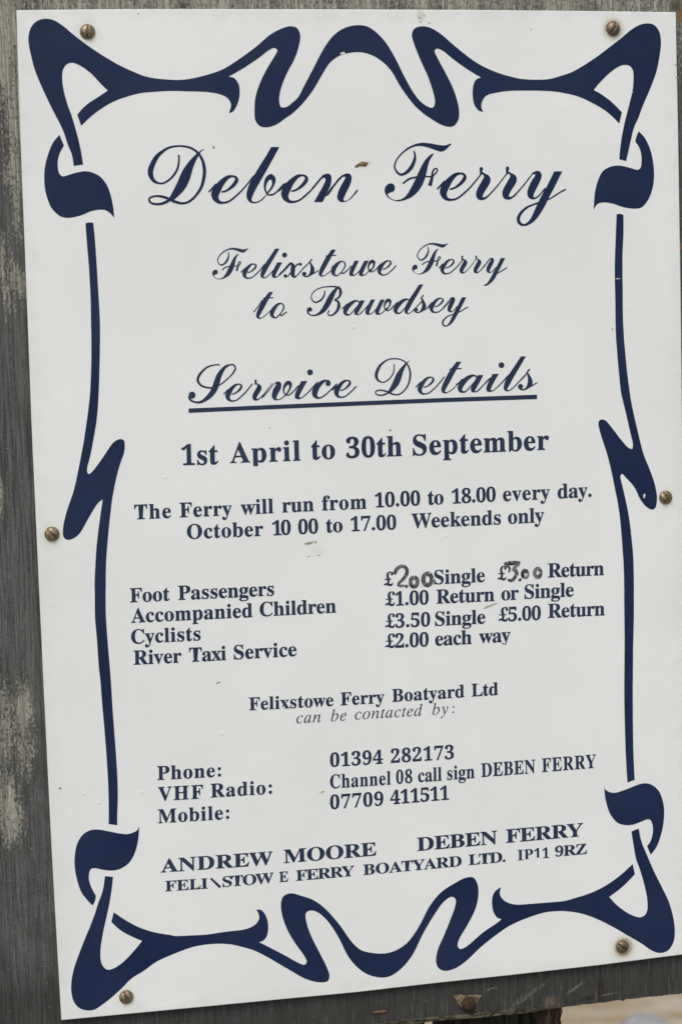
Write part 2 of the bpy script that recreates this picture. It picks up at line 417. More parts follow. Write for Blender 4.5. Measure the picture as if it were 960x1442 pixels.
# bolt, nail
M_RUST = mat_plain('rust', (0.060, 0.030, 0.018), .85, .6, 500)
def disc(cx, cy, r, h, z, n=28, wob=.0):
    bm = bmesh.new(); rs = [(0, 1), (.35, .98), (.62, .88), (.82, .66), (.95, .34), (1, 0)]
    top = bm.verts.new((cx, cy, z+h)); prev = None
    ph = [random.uniform(1-wob, 1+wob) for _ in range(n)]
    for q, hh in rs[1:]:
        ring = [bm.verts.new((cx+math.cos(2*math.pi*i/n)*r*q*ph[i], cy+math.sin(2*math.pi*i/n)*r*q*ph[i], z+h*hh)) for i in range(n)]
        for i in range(n):
            j = (i+1) % n
            bm.faces.new((top, ring[i], ring[j]) if prev is None else (prev[i], ring[i], ring[j], prev[j]))
        prev = ring
    base = [bm.verts.new((v.co.x, v.co.y, z-.002)) for v in prev]
    for i in range(n):
        j = (i+1) % n; bm.faces.new((prev[i], base[i], base[j], prev[j]))
    return bm
c = U(658.5, 1412, ZB)
bolt = frame_empty('rusty_bolt'); tag(bolt, 'rusty dark bolt head over two pale chips, on the board below the sign', 'bolt')
obj('bolt_head', disc(c.x, c.y, .0046, .0030, ZB+.0012, 30, .06), M_RUST, bolt, True)
M_CHIP = mat_plain('pale_split_wood', (0.21, 0.165, 0.105), .85, .8, 420)
wp = [U(x, y, ZB+.0010) for x, y in [(638.5, 1402), (648, 1401.3), (656, 1402.5), (668, 1401.5), (678, 1402), (675, 1408), (669, 1416), (662, 1421), (652, 1421), (644, 1414)]]
tag(obj('washer_plate', slab_bm(wp, .0012, .0002), M_CHIP, bolt), 'pale brown triangular plate under the bolt head')
nail = frame_empty('rusty_nail'); tag(nail, 'short rusty nail bent flat on the board under the sign, left of the bolt', 'nail')
a = U(524, 1425.8, ZB); b = U(544, 1423.6, ZB)
bm = bmesh.new(); N = 8; L = []
for k in range(7):
    p = a.lerp(b, k/6); r = .00085*(1+.2*random.random())*(.55 if k in (0, 6) else 1)
    L.append([bm.verts.new((p.x, p.y+.0001*math.sin(k)+r*math.cos(2*math.pi*i/N), ZB+.0003+r*math.sin(2*math.pi*i/N))) for i in range(N)])
for r0, r1 in zip(L[:-1], L[1:]):
    for i in range(N): bm.faces.new((r0[i], r0[(i+1) % N], r1[(i+1) % N], r1[i]))
bm.faces.new(L[0]); bm.faces.new(L[-1]); bmesh.ops.recalc_face_normals(bm, faces=bm.faces)
obj('nail_shank', bm, mat_plain('bright_rust', (0.17, 0.095, 0.062), .85, .6, 700), nail, True)

# stone at the water's edge, seen blurred under the board
wc = cam.matrix_world.translation
d = (cam.matrix_world.to_3x3() @ Vector(((903-480)/F, (721-1462)/F, -1))).normalized()
hit = wc + d*((-0.60-wc.z)/d.z)
bm = bmesh.new(); bmesh.ops.create_icosphere(bm, subdivisions=4, radius=1)
for v_ in bm.verts:
    k = 1+.06*math.sin(3*v_.co.x+1)+.05*math.cos(4*v_.co.y+2*v_.co.z)
    v_.co = Vector((v_.co.x*.098*k, v_.co.y*.080*k, v_.co.z*.070*k))
st = obj('stone', bm, mat_stone(), smooth=True); st.location = hit + Vector((0, 0, -.005))
tag(st, 'rounded pale grey stone in the muddy water, out of focus below the board', 'stone')

# ================================================================== THE SIGN
sign = frame_empty('ferry_sign')
tag(sign, 'white ferry notice with navy lettering inside a curling scroll border, screwed to the wooden board', 'sign')
TH = 0.003
pl = [(87, 1436.8), (73, 1190), (61.8, 960), (50.6, 720), (45.2, 600), (40.8, 480), (31.2, 240), (27.0, 120), (23.8, 14.2),
      (165, 12.8), (310, 12.6), (480, 13.1), (660, 13.9), (800, 15.2), (951, 17.1), (954.2, 175), (958.0, 420), (960.3, 620), (963.2, 900), (965, 1150), (966, 1343.6),
      (840, 1359.7), (720, 1373.2), (610, 1384.9), (500, 1397.6), (386, 1408.4), (255, 1421)]
panel_out = []
for i, p in enumerate(pl):
    q = pl[(i+1) % len(pl)]
    for k in range(3):
        panel_out.append(U(p[0]+(q[0]-p[0])*k/3, p[1]+(q[1]-p[1])*k/3))
pb = slab_bm(panel_out, TH, .00035)
obj('panel', pb, M_PANEL, sign)

# ---- scroll border, traced shape by shape (tile origin, tile scale, points)
Z_V = 0.00010
T = {'a': (840, 660, 9.0125), 'b': (90, 700, 9.0125), 'c': (110, 530, 9.0125), 'A': (20, 20, 6), 'B': (50, 160, 6), 'C': (180, 20, 3.84), 'D': (400, 20, 3.692), 'E': (570, 20, 3.84), 'F': (780, 20, 6), 'G': (790, 160, 6),
     'H': (80, 1140, 6), 'I': (80, 1270, 6), 'J': (220, 1230, 3.692), 'K': (380, 1230, 3.2), 'L': (600, 1220, 4.364), 'M': (800, 1090, 6), 'N': (800, 1200, 6),
     'P': (0, 550, 3.84), 'Q': (710, 540, 3.84), 'R': (80, 300, 8), 'S': (80, 430, 8), 'V': (820, 290, 8), 'W': (820, 420, 8),
     'X': (90, 780, 6.857), 'Y': (90, 960, 6.857), 'Z': (820, 740, 6.857), '0': (820, 920, 6.857)}
def trace(s):
    out = []; t = None
    for tok in s.split():
        if tok in T and len(tok) == 1: t = T[tok]; continue
        k = tok.endswith('*'); x, y = tok.rstrip('*').split(',')
        p = (t[0]+float(x)/t[2], t[1]+float(y)/t[2])
        out.append(p+(1,) if k else p)
    return out
SHAPES = [
 ('scroll_band', 'long navy scroll band along the top of the border', '''B 325,443* 310,350 275,262 240,155 195,60 A 330,815 240,625 180,480 145,350 124,240 124,180 145,110 190,60 255,38 330,48 410,95 500,170 620,262 760,355 880,425
  C 0,297 100,337 200,352 310,353 430,327 515,297 620,230 700,170 770,110 830,78 880,65 915,75 932,115 920,190 895,255 870,300 835,380 820,440 820,480 830,503 860,500 890,480
  D 30,470 70,435 105,370 150,285 205,180 255,112 310,73 375,57 435,65 510,125 570,215 620,315 670,405 710,455 750,482 772,485 783,460 775,410 745,320 700,220 670,140 663,105 672,80 700,64 750,67 810,100 880,160
  E 345,233 400,270 460,300 530,326 620,348 700,354 780,350 860,330 F 0,537 140,492 240,437 350,365 450,290 560,205 650,130 720,90 785,77 840,90 885,145 900,240 890,340 860,490 800,650 740,790
  G 650,35 615,110 580,250 546,402* 487,385* 495,300 510,190 530,90 F 612,840 640,730 660,640 668,540 662,475 640,440 600,428 550,440 480,485 400,560 360,605 332,640* 390,672 480,738 570,827* 548,925* 500,875 430,815 330,755 200,695 100,670
  E 806,418 740,414 650,413 560,415 490,425 440,440 420,465 412,500 422,528* 400,522 375,490 365,440 370,380 385,352 410,342* 340,300 260,243 200,195 170,186 160,200 175,235 215,310 255,390 280,460 292,520 288,570 262,605 215,605 140,565 85,525 40,480
  D 600,370 560,300 520,255 460,215 400,198 340,201 290,215 240,250 200,310 150,395 100,460 50,510 C 845,568 800,598 750,612 715,605 690,575 685,520 690,450 715,370 755,290 800,215 808,195 795,183 770,190 710,235 620,295 545,338* 575,345 600,380 605,430 595,480 570,525 547,537* 558,490 545,460 510,437 440,422 330,417 230,415 140,420 70,427
  A 960,695 860,730 750,790 650,865 568,943* 535,850* 580,795 640,745 710,700 792,645* 740,595 650,500 560,435 490,410 445,425 415,470 408,540 420,640 455,770 B 300,-5 330,90 360,200 385,310 405,430*'''),
 ('heart_curl', None, 'B 205,178* 150,245 110,340 82,450 76,560 85,650 110,740 140,800 200,860 260,880 330,874 400,855 470,825 540,812 590,815 630,840 667,880* 660,800 635,680 600,595 545,530 480,497 415,487 340,500 270,522 235,530 210,515 195,480 190,410 205,340 225,300 243,270*'),
 ('heart_curl', None, 'G 653,150* 700,200 745,290 770,390 782,500 775,600 750,690 710,760 670,795 620,803 520,790 440,762 360,750 310,760 290,780 272,815* 275,740 285,650 310,560 350,485 410,450 480,438 560,453 620,470 645,475 665,460 675,410 670,330 650,275 622,235* 635,185'),
 ('side_stem', 'left upright stem with a slanting bolt shape halfway down', '''R 325,120* 350,107 412,108* 430,270 448,520 465,800 S 480,0 488,180 490,340 487,560 480,850 c 265,200 255,380 235,580 205,760 170,950 140,1080 120,1150 120,1215 135,1238 165,1225 230,1150 330,1010 440,850 500,805 545,795 585,815 595,870 585,970 550,1070 510,1200 P 620,520 b 615,30 600,150 575,380 555,600 540,800 535,980 535,1120 X 405,400 408,600 425,850 450,1150 465,1371 Y 470,230 490,500 508,750 520,950 522,1150 517,1280 H 512,133* 440,122* Y 435,1300 433,1100 425,900 408,650 388,400 370,200 355,0 X 340,1100 320,820 303,620 300,400 b 392,1100 400,900 415,650 440,420 470,200 495,28* P 530,610 480,690 430,775 390,803 365,807 345,790 343,740 360,660 400,540 c 5,1190 40,1010 75,820 105,620 135,400 155,200 S 388,750 392,500 388,200 385,0 R 378,850 365,620 348,420 335,250'''),
 ('side_stem', 'right upright stem with a chipped slanting bolt shape halfway down', '''V 380,95* 415,88 457,100* 458,300 447,550 447,800 W 450,0 452,200 462,420 480,640 505,880 538,1120 Q 690,130 720,260 750,380 790,480 815,560 823,620 815,670 800,682 770,670 735,630 700,560 a 365,112 318,66 297,95 320,210 350,340 385,500 415,680 440,900 458,1100 466,1340 Z 493,600 492,900 485,1200 0 485,0 482,400 485,800 490,1000 500,1222* 430,1248* 415,1000 405,700 400,400 402,0 Z 403,1150 400,800 a 342,1400 338,1250 322,1000 305,780 290,620 262,430 220,220 175,0 Q 550,370 515,260 507,210 520,195 545,200 580,240 630,305 670,348 690,355* 693,330 680,270 655,160 W 430,1060 410,880 385,600 370,350 365,0 V 360,850 360,650 368,400'''),
 ('heart_curl', None, 'H 697,135* 693,220 670,340 620,440 550,495 480,515 400,510 320,495 290,503 275,540 275,600 300,670 333,730* 322,780 303,812* 260,765 210,700 175,600 155,500 153,400 170,300 210,225 270,180 340,168 420,180 520,200 600,207 650,192 680,175'),
 ('heart_curl', None, 'M 300,98* 310,130 345,152 395,158 450,142 530,112 600,85 650,78 700,90 760,140 790,210 806,290 800,420 775,530 740,620 693,682* 662,610* 690,570 710,500 708,430 690,388 665,383 620,400 540,428 480,432 410,410 350,335 320,250 305,170'),
 ('scroll_band', 'long navy scroll band along the bottom of the border', '''H 408,562* 477,570* 465,680 445,800 I 430,90 395,250 375,370 370,450 380,520 405,558 430,573 480,563 560,510 630,440 690,370 722,330* 640,295 540,240 462,170* 483,88* 560,140 680,208 800,250 880,268
  J 74,320 100,325 180,322 260,318 360,303 470,288 515,265 535,235 532,210 520,188* 545,190 570,220 582,270 575,325 555,350 535,357* 600,390 680,432 740,465 770,475 782,460 770,430 720,360 680,290 655,220 648,160 660,120 700,103 750,115 820,140 880,185 930,240
  K 320,240 370,310 410,345 460,358 520,360 570,345 620,310 670,240 720,145 770,85 830,45 880,20 915,18 935,50 938,100 925,160 890,230 850,300 845,325 855,340 880,332 L 349,405 430,350 462,325* 435,315 412,280 403,230 408,180 425,150 460,127* 450,160 460,190 490,218 550,235 640,230 750,222 850,212
  N 60,385 140,362 260,312 370,245 460,175 541,100* 560,185* 510,240 440,305 343,378* 400,440 500,515 570,545 605,550 645,530 665,480 662,390 640,280 600,140 M 570,720 548,600 530,485* 592,460* 615,570 660,680 720,820 N 790,300 850,430 885,560 897,670 885,760 840,830 770,852 700,830 620,775 500,705 380,635 240,565 120,522
  L 873,277 800,275 720,285 620,317 520,360 430,420 330,500 240,585 170,630 110,642 75,625 60,590 68,520 110,420 150,320 178,240 178,200 155,187 110,215 60,280 K 690,270 640,370 590,430 540,463 500,469 440,455 390,420 350,370 310,290 260,215 215,175 180,167 162,180 165,220 185,280 220,350 255,420 268,460 260,485 215,490 150,470 80,430
  J 520,405 440,380 380,368 300,366 200,380 100,415 0,460 I 740,580 630,650 550,730 450,820 370,880 320,910 260,918 190,895 145,840 125,760 125,680 145,570 190,440 240,310 290,190 330,80 H 355,780 375,730 395,660'''),
]
for name, lab, s in SHAPES:
    pts = [U(p.x, p.y, Z_V) for p in catmull(trace(s), 5)]
    o = obj(name, poly_bm(pts), M_NAVY, sign)
    if lab: o['label'] = lab

# ---- lettering: one part per line, each glyph fitted to its word's place on the sign
SERIF, SCRIPT, ITAL = 0x1D400, 0x1D4D0, 0x1D434
def glyph_char(c, base):
    if c.isdigit(): return chr(0x1D7CE+ord(c)-48)
    if c.isupper(): return chr(base+ord(c)-65)
    if c == 'h' and base == ITAL: return '\u210e'
    if c.islower(): return chr(base+26+ord(c)-97)
    return c
_raw = {}
def _mesh_of(s):
    cu = bpy.data.curves.new('glyph', 'FONT'); cu.body = s; cu.size = 1.0; cu.resolution_u = 6; cu.offset = .010 if ord(s[0]) < 0x1D434 or ord(s[0]) > 0x1D7CD else .002
    o = bpy.data.objects.new('glyph', cu); COL.objects.link(o)
    dg = bpy.context.evaluated_depsgraph_get(); dg.update()
    me = bpy.data.meshes.new_from_object(o.evaluated_get(dg))
    V = [v.co.copy() for v in me.vertices]; Fc = [tuple(p.vertices) for p in me.polygons]
    bpy.data.objects.remove(o); bpy.data.curves.remove(cu); bpy.data.meshes.remove(me)
    return V, Fc
def stroke(pts, widths):
    bm = ribbon_bm([Vector((x, y, 0)) for x, y in pts], widths, 0)
    bm.verts.index_update(); V = [v.co.copy() for v in bm.verts]; Fc = [tuple(v.index for v in f.verts) for f in bm.faces]; bm.free()
    return V, Fc
def union(parts):
    V, Fc = [], []
    for k, (v, f) in enumerate(parts):
        o = len(V); V += [Vector((p.x, p.y, k*.0004)) for p in v]; Fc += [tuple(i+o for i in t) for t in f]
    return V, Fc
def blob(cx, cy, r):
    n = 18; return [Vector((cx+r*math.cos(2*math.pi*i/n), cy+r*math.sin(2*math.pi*i/n), 0)) for i in range(n)], [tuple(range(n))]
H_RIGHT = max(v.x for v in _mesh_of('\U0001D407')[0])
def glyph(c, base):
    key = (c, base)
    if key in _raw: return _raw[key]
    if c == '\\':                                                # what is left of the worn X
        V, Fc = stroke([(.03, .66), (.33, .36), (.66, .02)], [.12, .16, .17]); r = (V, Fc, .62)
    elif c == '.': V, Fc = blob(.125, .075, .085); r = (V, Fc, .25)
    elif c == ':': r = union([blob(.165, .075, .085 if base != ITAL else .055), blob(.165 if base != ITAL else .2, .39, .085 if base != ITAL else .055)])+(.333,)
    elif c == '\u00a3':
        r = union([stroke([(.455, .56), (.43, .645), (.35, .668), (.265, .645), (.215, .57), (.215, .46), (.245, .34), (.250, .22), (.215, .12), (.14, .055)], [.10, .085, .05, .085, .125, .135, .13, .125, .10, .05]),
                   blob(.43, .565, .062), stroke([(.05, .33), (.40, .33)], [.055, .055]),
                   stroke([(.03, .055), (.10, .105), (.19, .10), (.30, .055), (.39, .05), (.455, .10), (.475, .17)], [.07, .085, .10, .12, .11, .07, .03])])+(.5,)
    else:
        g = glyph_char(c, base); V, Fc = _mesh_of(g)
        Pq, _ = _mesh_of(g+'\U0001D407')
        adv = max(v.x for v in Pq) - H_RIGHT
        if c.isdigit():                                          # narrower figures, like the printed ones
            sx = .92; V = [Vector((v.x*sx, v.y*.975, 0)) for v in V]; adv *= sx
        r = (V, Fc, adv)
    _raw[key] = r; return r
CAP = max(v.y for v in _mesh_of(glyph_char('H', SERIF))[0])
for k_ in ('.', ':', '\u00a3', '\\'):
    for b_ in (SERIF, ITAL):
        V, Fc, a_ = glyph(k_, b_); _raw[k_, b_] = ([v*(CAP/.676) for v in V], Fc, a_*CAP/.676)
def cap_of(ch, base): return max(v.y for v in glyph(ch, base)[0])

Z_T = 0.00012
def put_word(bm, w, x0, y0, x1, y1, hpx, base=SERIF, xs=1.0, ref=None, cuts=None, ov=None):
    """lay one word between two baseline points of the sign (photo positions of its first and last ink)"""
    A = U(x0, y0); B = U(x1, y1)
    mid = U((x0+x1)/2, (y0+y1)/2)
    hm = (U((x0+x1)/2, (y0+y1)/2-hpx) - mid).length
    size = hm*1.03/(cap_of(ref, base) if ref else CAP)
    gl = [glyph(c, base) for c in w]
    adv = [g[2]*size*xs for g in gl]
    l0 = min(v.x for v in gl[0][0])*size*xs
    rN = max(v.x for v in gl[-1][0])*size*xs
    nat = sum(adv[:-1]) + rN - l0
    L = (B-A).length; n = len(w)
    if n > 1: tr = (L-nat)/(n-1); kx = 1.0
    else: tr = 0; kx = L/max(nat, 1e-9)
    ux = (B-A).normalized(); uy = Vector((-ux.y, ux.x, 0)); x = -l0*kx
    for i, (c, g) in enumerate(zip(w, gl)):
        dx, dy = (ov or {}).get(i, (0, 0))
        tmp = bmesh.new()
        vs_ = [tmp.verts.new((v.x*size*xs*kx+dx*size, v.y*size+dy*size, v.z*size)) for v in g[0]]
        for f in g[1]:
            try: tmp.faces.new([vs_[k] for k in f])
            except ValueError: pass
        if cuts and i in cuts:
            for (cx, cy, nx_, ny_) in cuts[i]:                  # worn-off part of a letter: em coordinates, normal points at what is gone
                bmesh.ops.bisect_plane(tmp, geom=tmp.verts[:]+tmp.edges[:]+tmp.faces[:], plane_co=(cx*size*xs, cy*size, 0), plane_no=(nx_, ny_, 0), clear_outer=True)
        zj = Z_T + (i % 2)*.000012
        tmp.verts.index_update()
        new = {v: bm.verts.new(A + ux*(x+v.co.x) + uy*v.co.y + Vector((0, 0, zj+v.co.z))) for v in tmp.verts}
        for f in tmp.faces:
            try: bm.faces.new([new[v] for v in f.verts])
            except ValueError: pass
        tmp.free()
        x += adv[i]+tr
def put_line(name, words, mat=None, label=None):
    bm = bmesh.new()
    for w in words: put_word(bm, *w[0], **(w[1] if len(w) > 1 else {}))
    for f in bm.faces:
        f.normal_update()
        if f.normal.z < 0: f.normal_flip()
    o = obj(name, bm, mat or M_TEXT, sign)
    if label: o['label'] = label
SC = dict(base=SCRIPT)

# script capitals and small letters, drawn as pen strokes: (crop scale is given by x-height xh, left reference x0, baseline y0)
def pen(x0, y0, xh, *items):
    """items: ('s', [(x, y, width)...]) pen strokes, ('p', 'x,y x,y* ...') outlines, ('d', x, y, r) dots -> units of the x-height"""
    out = []
    for it in items:
        if it[0] == 's': out.append(('s', [((x-x0)/xh, (y0-y)/xh, w/xh) for x, y, w in it[1]]))
        elif it[0] == 'p':
            P = []
            for tok in it[1].split():
                x, y = tok.rstrip('*').split(','); P.append(((float(x)-x0)/xh, (y0-float(y))/xh) + ((1,) if tok.endswith('*') else ()))
            out.append(('p', P))
        else: out.append(('d', (it[1]-x0)/xh, (y0-it[2])/xh, it[3]/xh))
    return out
def moved(g, dx, dy=0):
    o = []
    for it in g:
        if it[0] == 's': o.append(('s', [(x+dx, y+dy, w) for x, y, w in it[1]]))
        elif it[0] == 'p': o.append(('p', [(p[0]+dx, p[1]+dy)+tuple(p[2:]) for p in it[1]]))
        else: o.append(('d', it[1]+dx, it[2]+dy, it[3]))
    return o
E_BODY = [(190,660,12),(260,637,22),(330,582,36),(374,522,42),(370,482,28),(325,463,19),(262,480,40),(196,540,62),(140,620,86),(112,690,86),(125,745,62),(165,783,34),(220,789,22),(290,768,19),(370,705,19),(440,638,16)]
E_IN = [(33,660,16),(75,617,20),(130,560,26)]
LOOP = [(885,490,12),(860,450,18),(860,400,25),(885,348,40),(922,325,50),(948,345,42),(943,400,24),(910,460,18),(885,488,14),(915,493,12),(948,478,11),(1000,430,10),(1060,362,9)]
A_BOWL = [(870,372,12),(858,335,16),(815,325,26),(752,355,50),(690,412,64),(650,475,66),(648,520,50),(680,545,26),(722,538,14),(770,490,12),(835,415,12)]
L_STEM = ('p', '650,68* 718,66* 640,200 560,335 500,445 470,500 470,515 490,518 530,492 600,422 720,300 725,309 620,424 540,502 500,530 455,535 425,515 420,470 440,400 490,310 570,190')
PEN = {
 'e': pen(68, 797, 349, ('s', E_BODY+[(520,545,14),(590,455,11)]), ('s', E_IN)),
 'e.': pen(68, 797, 349, ('s', E_BODY+[(470,605,14),(500,570,18)]), ('s', E_IN)),
 'b': pen(498, 797, 349, ('p', '800,105* 902,105* 760,365 680,505 610,630 570,715 562,755 580,777 620,778 670,755 725,705 742,688 738,706 690,760 640,788 590,797 545,788 510,750 498,700 505,640 530,570 590,455 690,290 750,195'),
        ('s', [(742,670,14),(726,625,22),(726,565,28),(752,500,46),(798,472,60),(830,505,48),(824,570,26),(790,630,20),(748,682,18),(800,694,18),(850,672,17),(900,622,15),(960,555,12)])),
 'n': pen(415, 718, 320, ('p', '415,716* 512,716* 570,600 600,530 612,470 610,425 590,400 560,396 520,412 470,462 430,512 390,562 396,570 450,512 500,458 525,441 541,448 545,470 520,530 470,620'),
        ('p', '545,650* 600,562 650,500 700,440 750,405 800,393 830,410 840,450 830,500 800,570 770,630 748,690 760,705 800,690 850,640 893,583 906,573 912,582 860,650 800,700 740,718 700,708 678,670 682,620 710,550 750,480 769,440 760,430 740,435 690,485 640,548 575,640')),
 'r': pen(577, 545, 378, ('d', 645, 124, 24), ('s', [(645,125,40),(640,155,36),(638,190,22),(626,205,12)]),
        ('p', '630,178 665,172 700,190 745,215 768,255 765,300 735,360 690,430 665,485 665,505 690,505 730,480 780,430 860,340 950,225 992,172 1000,180 960,235 880,342 790,447 720,517 680,540 640,545 600,530 577,490 577,440 600,380 645,300 677,240 680,218 655,198 640,205 628,200')),
 'y': pen(405, 535, 375, ('p', '225,494 300,400 380,300 450,210 500,165 540,155 575,170 592,205 585,260 550,340 510,420 485,480 490,505 510,505 560,470 640,380 645,395 600,450 560,497 510,530 470,535 430,520 405,480 403,430 425,360 465,280 507,215 498,199 475,205 420,265 340,370 270,455 231,502'),
        ('p', '760,162* 868,162* 760,380 690,510 640,615 575,725 500,820 430,868 375,888 345,872 395,848 440,800 490,700 530,610 600,470 650,385 710,265'),
        ('s', [(380,876,18),(330,872,30),(290,835,42),(285,775,42),(325,705,34),(400,640,25),(480,605,20),(560,575,20),(620,550,14),(690,530,15),(780,477,14),(860,428,14),(912,402,20)])),
 'y_': pen(405, 535, 375, ('p', '225,494 300,400 380,300 450,210 500,165 540,155 575,170 592,205 585,260 550,340 510,420 485,480 490,505 510,505 560,470 640,380 645,395 600,450 560,497 510,530 470,535 430,520 405,480 403,430 425,360 465,280 507,215 498,199 475,205 420,265 340,370 270,455 231,502'),
        ('p', '760,162* 868,162* 760,380 690,510 640,620 560,735 470,810 390,850 330,845 400,800 480,700 530,610 600,470 650,385 710,265'), ('s', [(640,550,14),(690,530,15),(780,477,14),(860,428,14),(912,402,20)])),
 't': pen(393, 565, 242, ('p', '600,135* 665,135* 590,260 520,390 470,480 445,530 450,546 480,544 530,510 600,450 660,385 664,393 600,466 540,520 490,553 440,567 405,550 393,520 400,475 430,400 500,270 550,200'), ('s', [(502,240,13),(560,232,14),(668,228,13)])),
 'a': pen(612, 554, 240, ('s', A_BOWL), ('s', [(590,448,10),(625,425,14),(680,370,16)]), ('p', '885,318* 958,318* 900,430 860,500 845,530 855,537 880,522 930,472 1050,352 1056,360 940,482 890,535 840,552 800,540 790,505 805,460 850,380')),
 'i': pen(185, 543, 240, ('p', '270,302* 352,300* 290,410 250,490 245,515 265,522 310,490 400,400 490,305 494,314 400,425 320,500 270,535 220,545 190,530 185,490 200,440 230,380'), ('d', 388, 185, 39)),
 'l': pen(420, 532, 240, L_STEM),
 's': pen(615, 525, 240, ('s', [(722,303,9),(745,265,19),(769,240,21)]), ('p', '732,272 775,325 803,380 808,430 790,470 740,505 690,524 650,520 620,495 612,465 630,442 660,440 680,460 678,485 662,496 690,505 720,480 740,430 745,370 735,310'),
        ('s', [(785,472,12),(840,436,12),(872,420,9)])),
 'v': pen(700, 560, 243, ('p', '560,528 640,440 720,345 770,310 810,315 828,350 820,400 790,460 765,510 760,540 780,550 820,535 870,495 892,478 890,494 830,545 780,562 735,560 705,530 700,480 720,410 755,352 752,337 735,342 650,447 566,536'), ('s', LOOP)),
 'c': pen(357, 512, 232, ('d', 567, 318, 33), ('s', [(592,312,14),(580,288,18),(545,278,16),(500,292,34),(435,350,58),(396,420,72),(398,470,56),(430,502,24),(480,496,14),(550,447,12),(640,360,10),(680,320,8)])),
 'o': pen(478, 768, 339, ('s', [(690,692,16),(745,620,22),(788,540,30),(782,470,26),(730,435,20),(660,455,44),(585,530,74),(532,620,88),(525,690,78),(560,742,38),(620,752,20),(690,694,18),(740,702,28),(790,672,20),(860,615,12),(930,530,10)]), ('s', [(480,590,12),(550,520,20),(600,470,22)])),
 'o.': pen(478, 768, 339, ('s', [(690,692,16),(745,620,22),(788,540,30),(782,470,26),(730,435,20),(660,455,44),(585,530,74),(532,620,88),(525,690,78),(560,742,38),(620,752,20),(690,694,18),(740,702,28),(790,672,20),(857,618,14)])),
 'x': pen(563, 440, 185, ('d', 582, 420, 21), ('d', 765, 280, 19), ('s', [(582,436,8),(612,425,10),(648,380,12),(690,325,14),(725,285,16),(765,270,16)]), ('s', [(500,410,7),(560,350,8),(620,283,9),(650,268,20),(674,300,44),(672,350,50),(670,400,46),(690,432,26),(720,418,11),(800,330,9),(880,250,8)])),
 'D': pen(87, 890, 384, ('s', [(497,222,24),(500,300,22),(475,420,26),(400,530,24),(300,600,22),(230,605,22),(160,570,40),(118,490,60),(124,400,66),(190,262,52),(270,182,36),(370,122,24),(500,101,20),(620,115,24),(700,150,26),(765,205,28),(815,290,34),(842,400,40),(838,520,40),(800,660,34),(720,780,28),(630,855,26),(540,876,26),(440,852,34),(370,818,32),(270,785,28),(180,778,22),(112,800,22),(98,838,24),(140,878,24),(230,887,26),(310,865,32),(390,822,30)]),
        ('p', '840,148 800,175 765,235 730,300 690,400 650,540 600,650 540,730 460,805 400,850 360,830 400,750 470,610 540,450 620,330 700,240 770,178 832,144')),
 'F': pen(55, 770, 349, ('s', [(415,145,10),(430,200,24),(422,270,36),(378,360,44),(310,425,32),(250,440,26),(200,400,22),(178,330,18),(215,240,16),(300,150,18),(400,90,22),(500,68,34),(600,80,48),(690,104,62),(750,117,72),(800,107,50),(845,80,22),(874,62,10)]),
        ('p', '662,180 615,260 590,340 560,470 510,590 440,680 360,735 270,765 200,770 120,740 70,690 55,630 75,580 120,550 165,560 183,600 170,645 120,665 95,682 110,715 160,750 220,755 290,730 350,660 420,530 480,400 550,270 620,198'),
        ('s', [(280,552,18),(350,500,22),(430,476,20),(560,465,14),(610,466,12),(660,450,14),(705,395,18),(695,368,16),(665,375,16),(648,410,22),(638,490,34),(612,578,46)])),
 'S': pen(53, 283, 93, ('s', [(219,88,4),(190,89,5),(150,103,8),(114,140,12),(106,172,12),(130,199,9),(180,207,7),(222,190,5),(270,150,6),(297,115,8),(295,93,8),(275,87,6),(243,103,14),(216,143,24),(203,180,28),(190,215,28),(165,250,22),(125,279,12),(90,281,8),(66,268,10),(60,250,10)]), ('d', 76, 245, 18)),
 'B': pen(662, 500, 92, ('s', [(772,343,4),(768,375,9),(745,405,10),(715,416,8),(695,402,7),(692,372,5),(720,340,5),(770,323,6),(830,321,8),(862,333,14),(868,358,18),(858,385,11),(832,402,5),(852,412,12),(857,440,19),(845,470,14),(815,495,8),(790,489,5),(800,465,4)]),
        ('p', '866,318 845,345 825,390 800,440 765,480 725,498 695,500 670,488 662,470 668,452 685,446 696,458 690,472 676,472 680,486 700,492 725,485 750,460 775,415 800,370 830,335')),
}
PEN['d'] = [it for it in pen(612, 554, 240, ('s', A_BOWL), ('s', [(590,448,10),(625,425,14),(680,370,16)]))] + moved(PEN['l'], .74)
_st = pen(185, 543, 240, ('p', '270,302* 338,300* 285,410 250,490 245,515 265,522 310,490 370,425 376,432 320,500 270,535 220,545 190,530 185,490 200,440 230,380'))
PEN['w'] = _st + moved(_st, .64) + moved(pen(700, 560, 243, ('s', LOOP)), .60)
PEN['t0'] = PEN['t'] + [('s', [(-.16, .43, .035), (.12, .80, .04), (.42, 1.25, .05)])]
def put_script(name, label, mat, xh, letters):
    bm = bmesh.new(); k = 0
    for ch, X, Y in letters:
        for it in PEN[ch]:
            k += 1; z = Z_T+(k % 5)*.000015
            if it[0] == 's': ribbon_bm([U(X+x*xh, Y-y*xh) for x, y, w in it[1]], [max(w*1.10, .048 if xh > 30 else .068)*xh*tz/F for x, y, w in it[1]], z, bm, 6, 4e-7)
            elif it[0] == 'p': poly_bm([U(X+p.x*xh, Y-p.y*xh, z) for p in catmull(it[1], 5)], bm)
            else: poly_bm([U(X+(it[1]+it[3]*math.cos(a*math.pi/12))*xh, Y-(it[2]+it[3]*math.sin(a*math.pi/12))*xh, z) for a in range(24)], bm)
    for f in bm.faces:
        f.normal_update()
        if f.normal.z < 0: f.normal_flip()
    obj(name, bm, mat, sign)['label'] = label
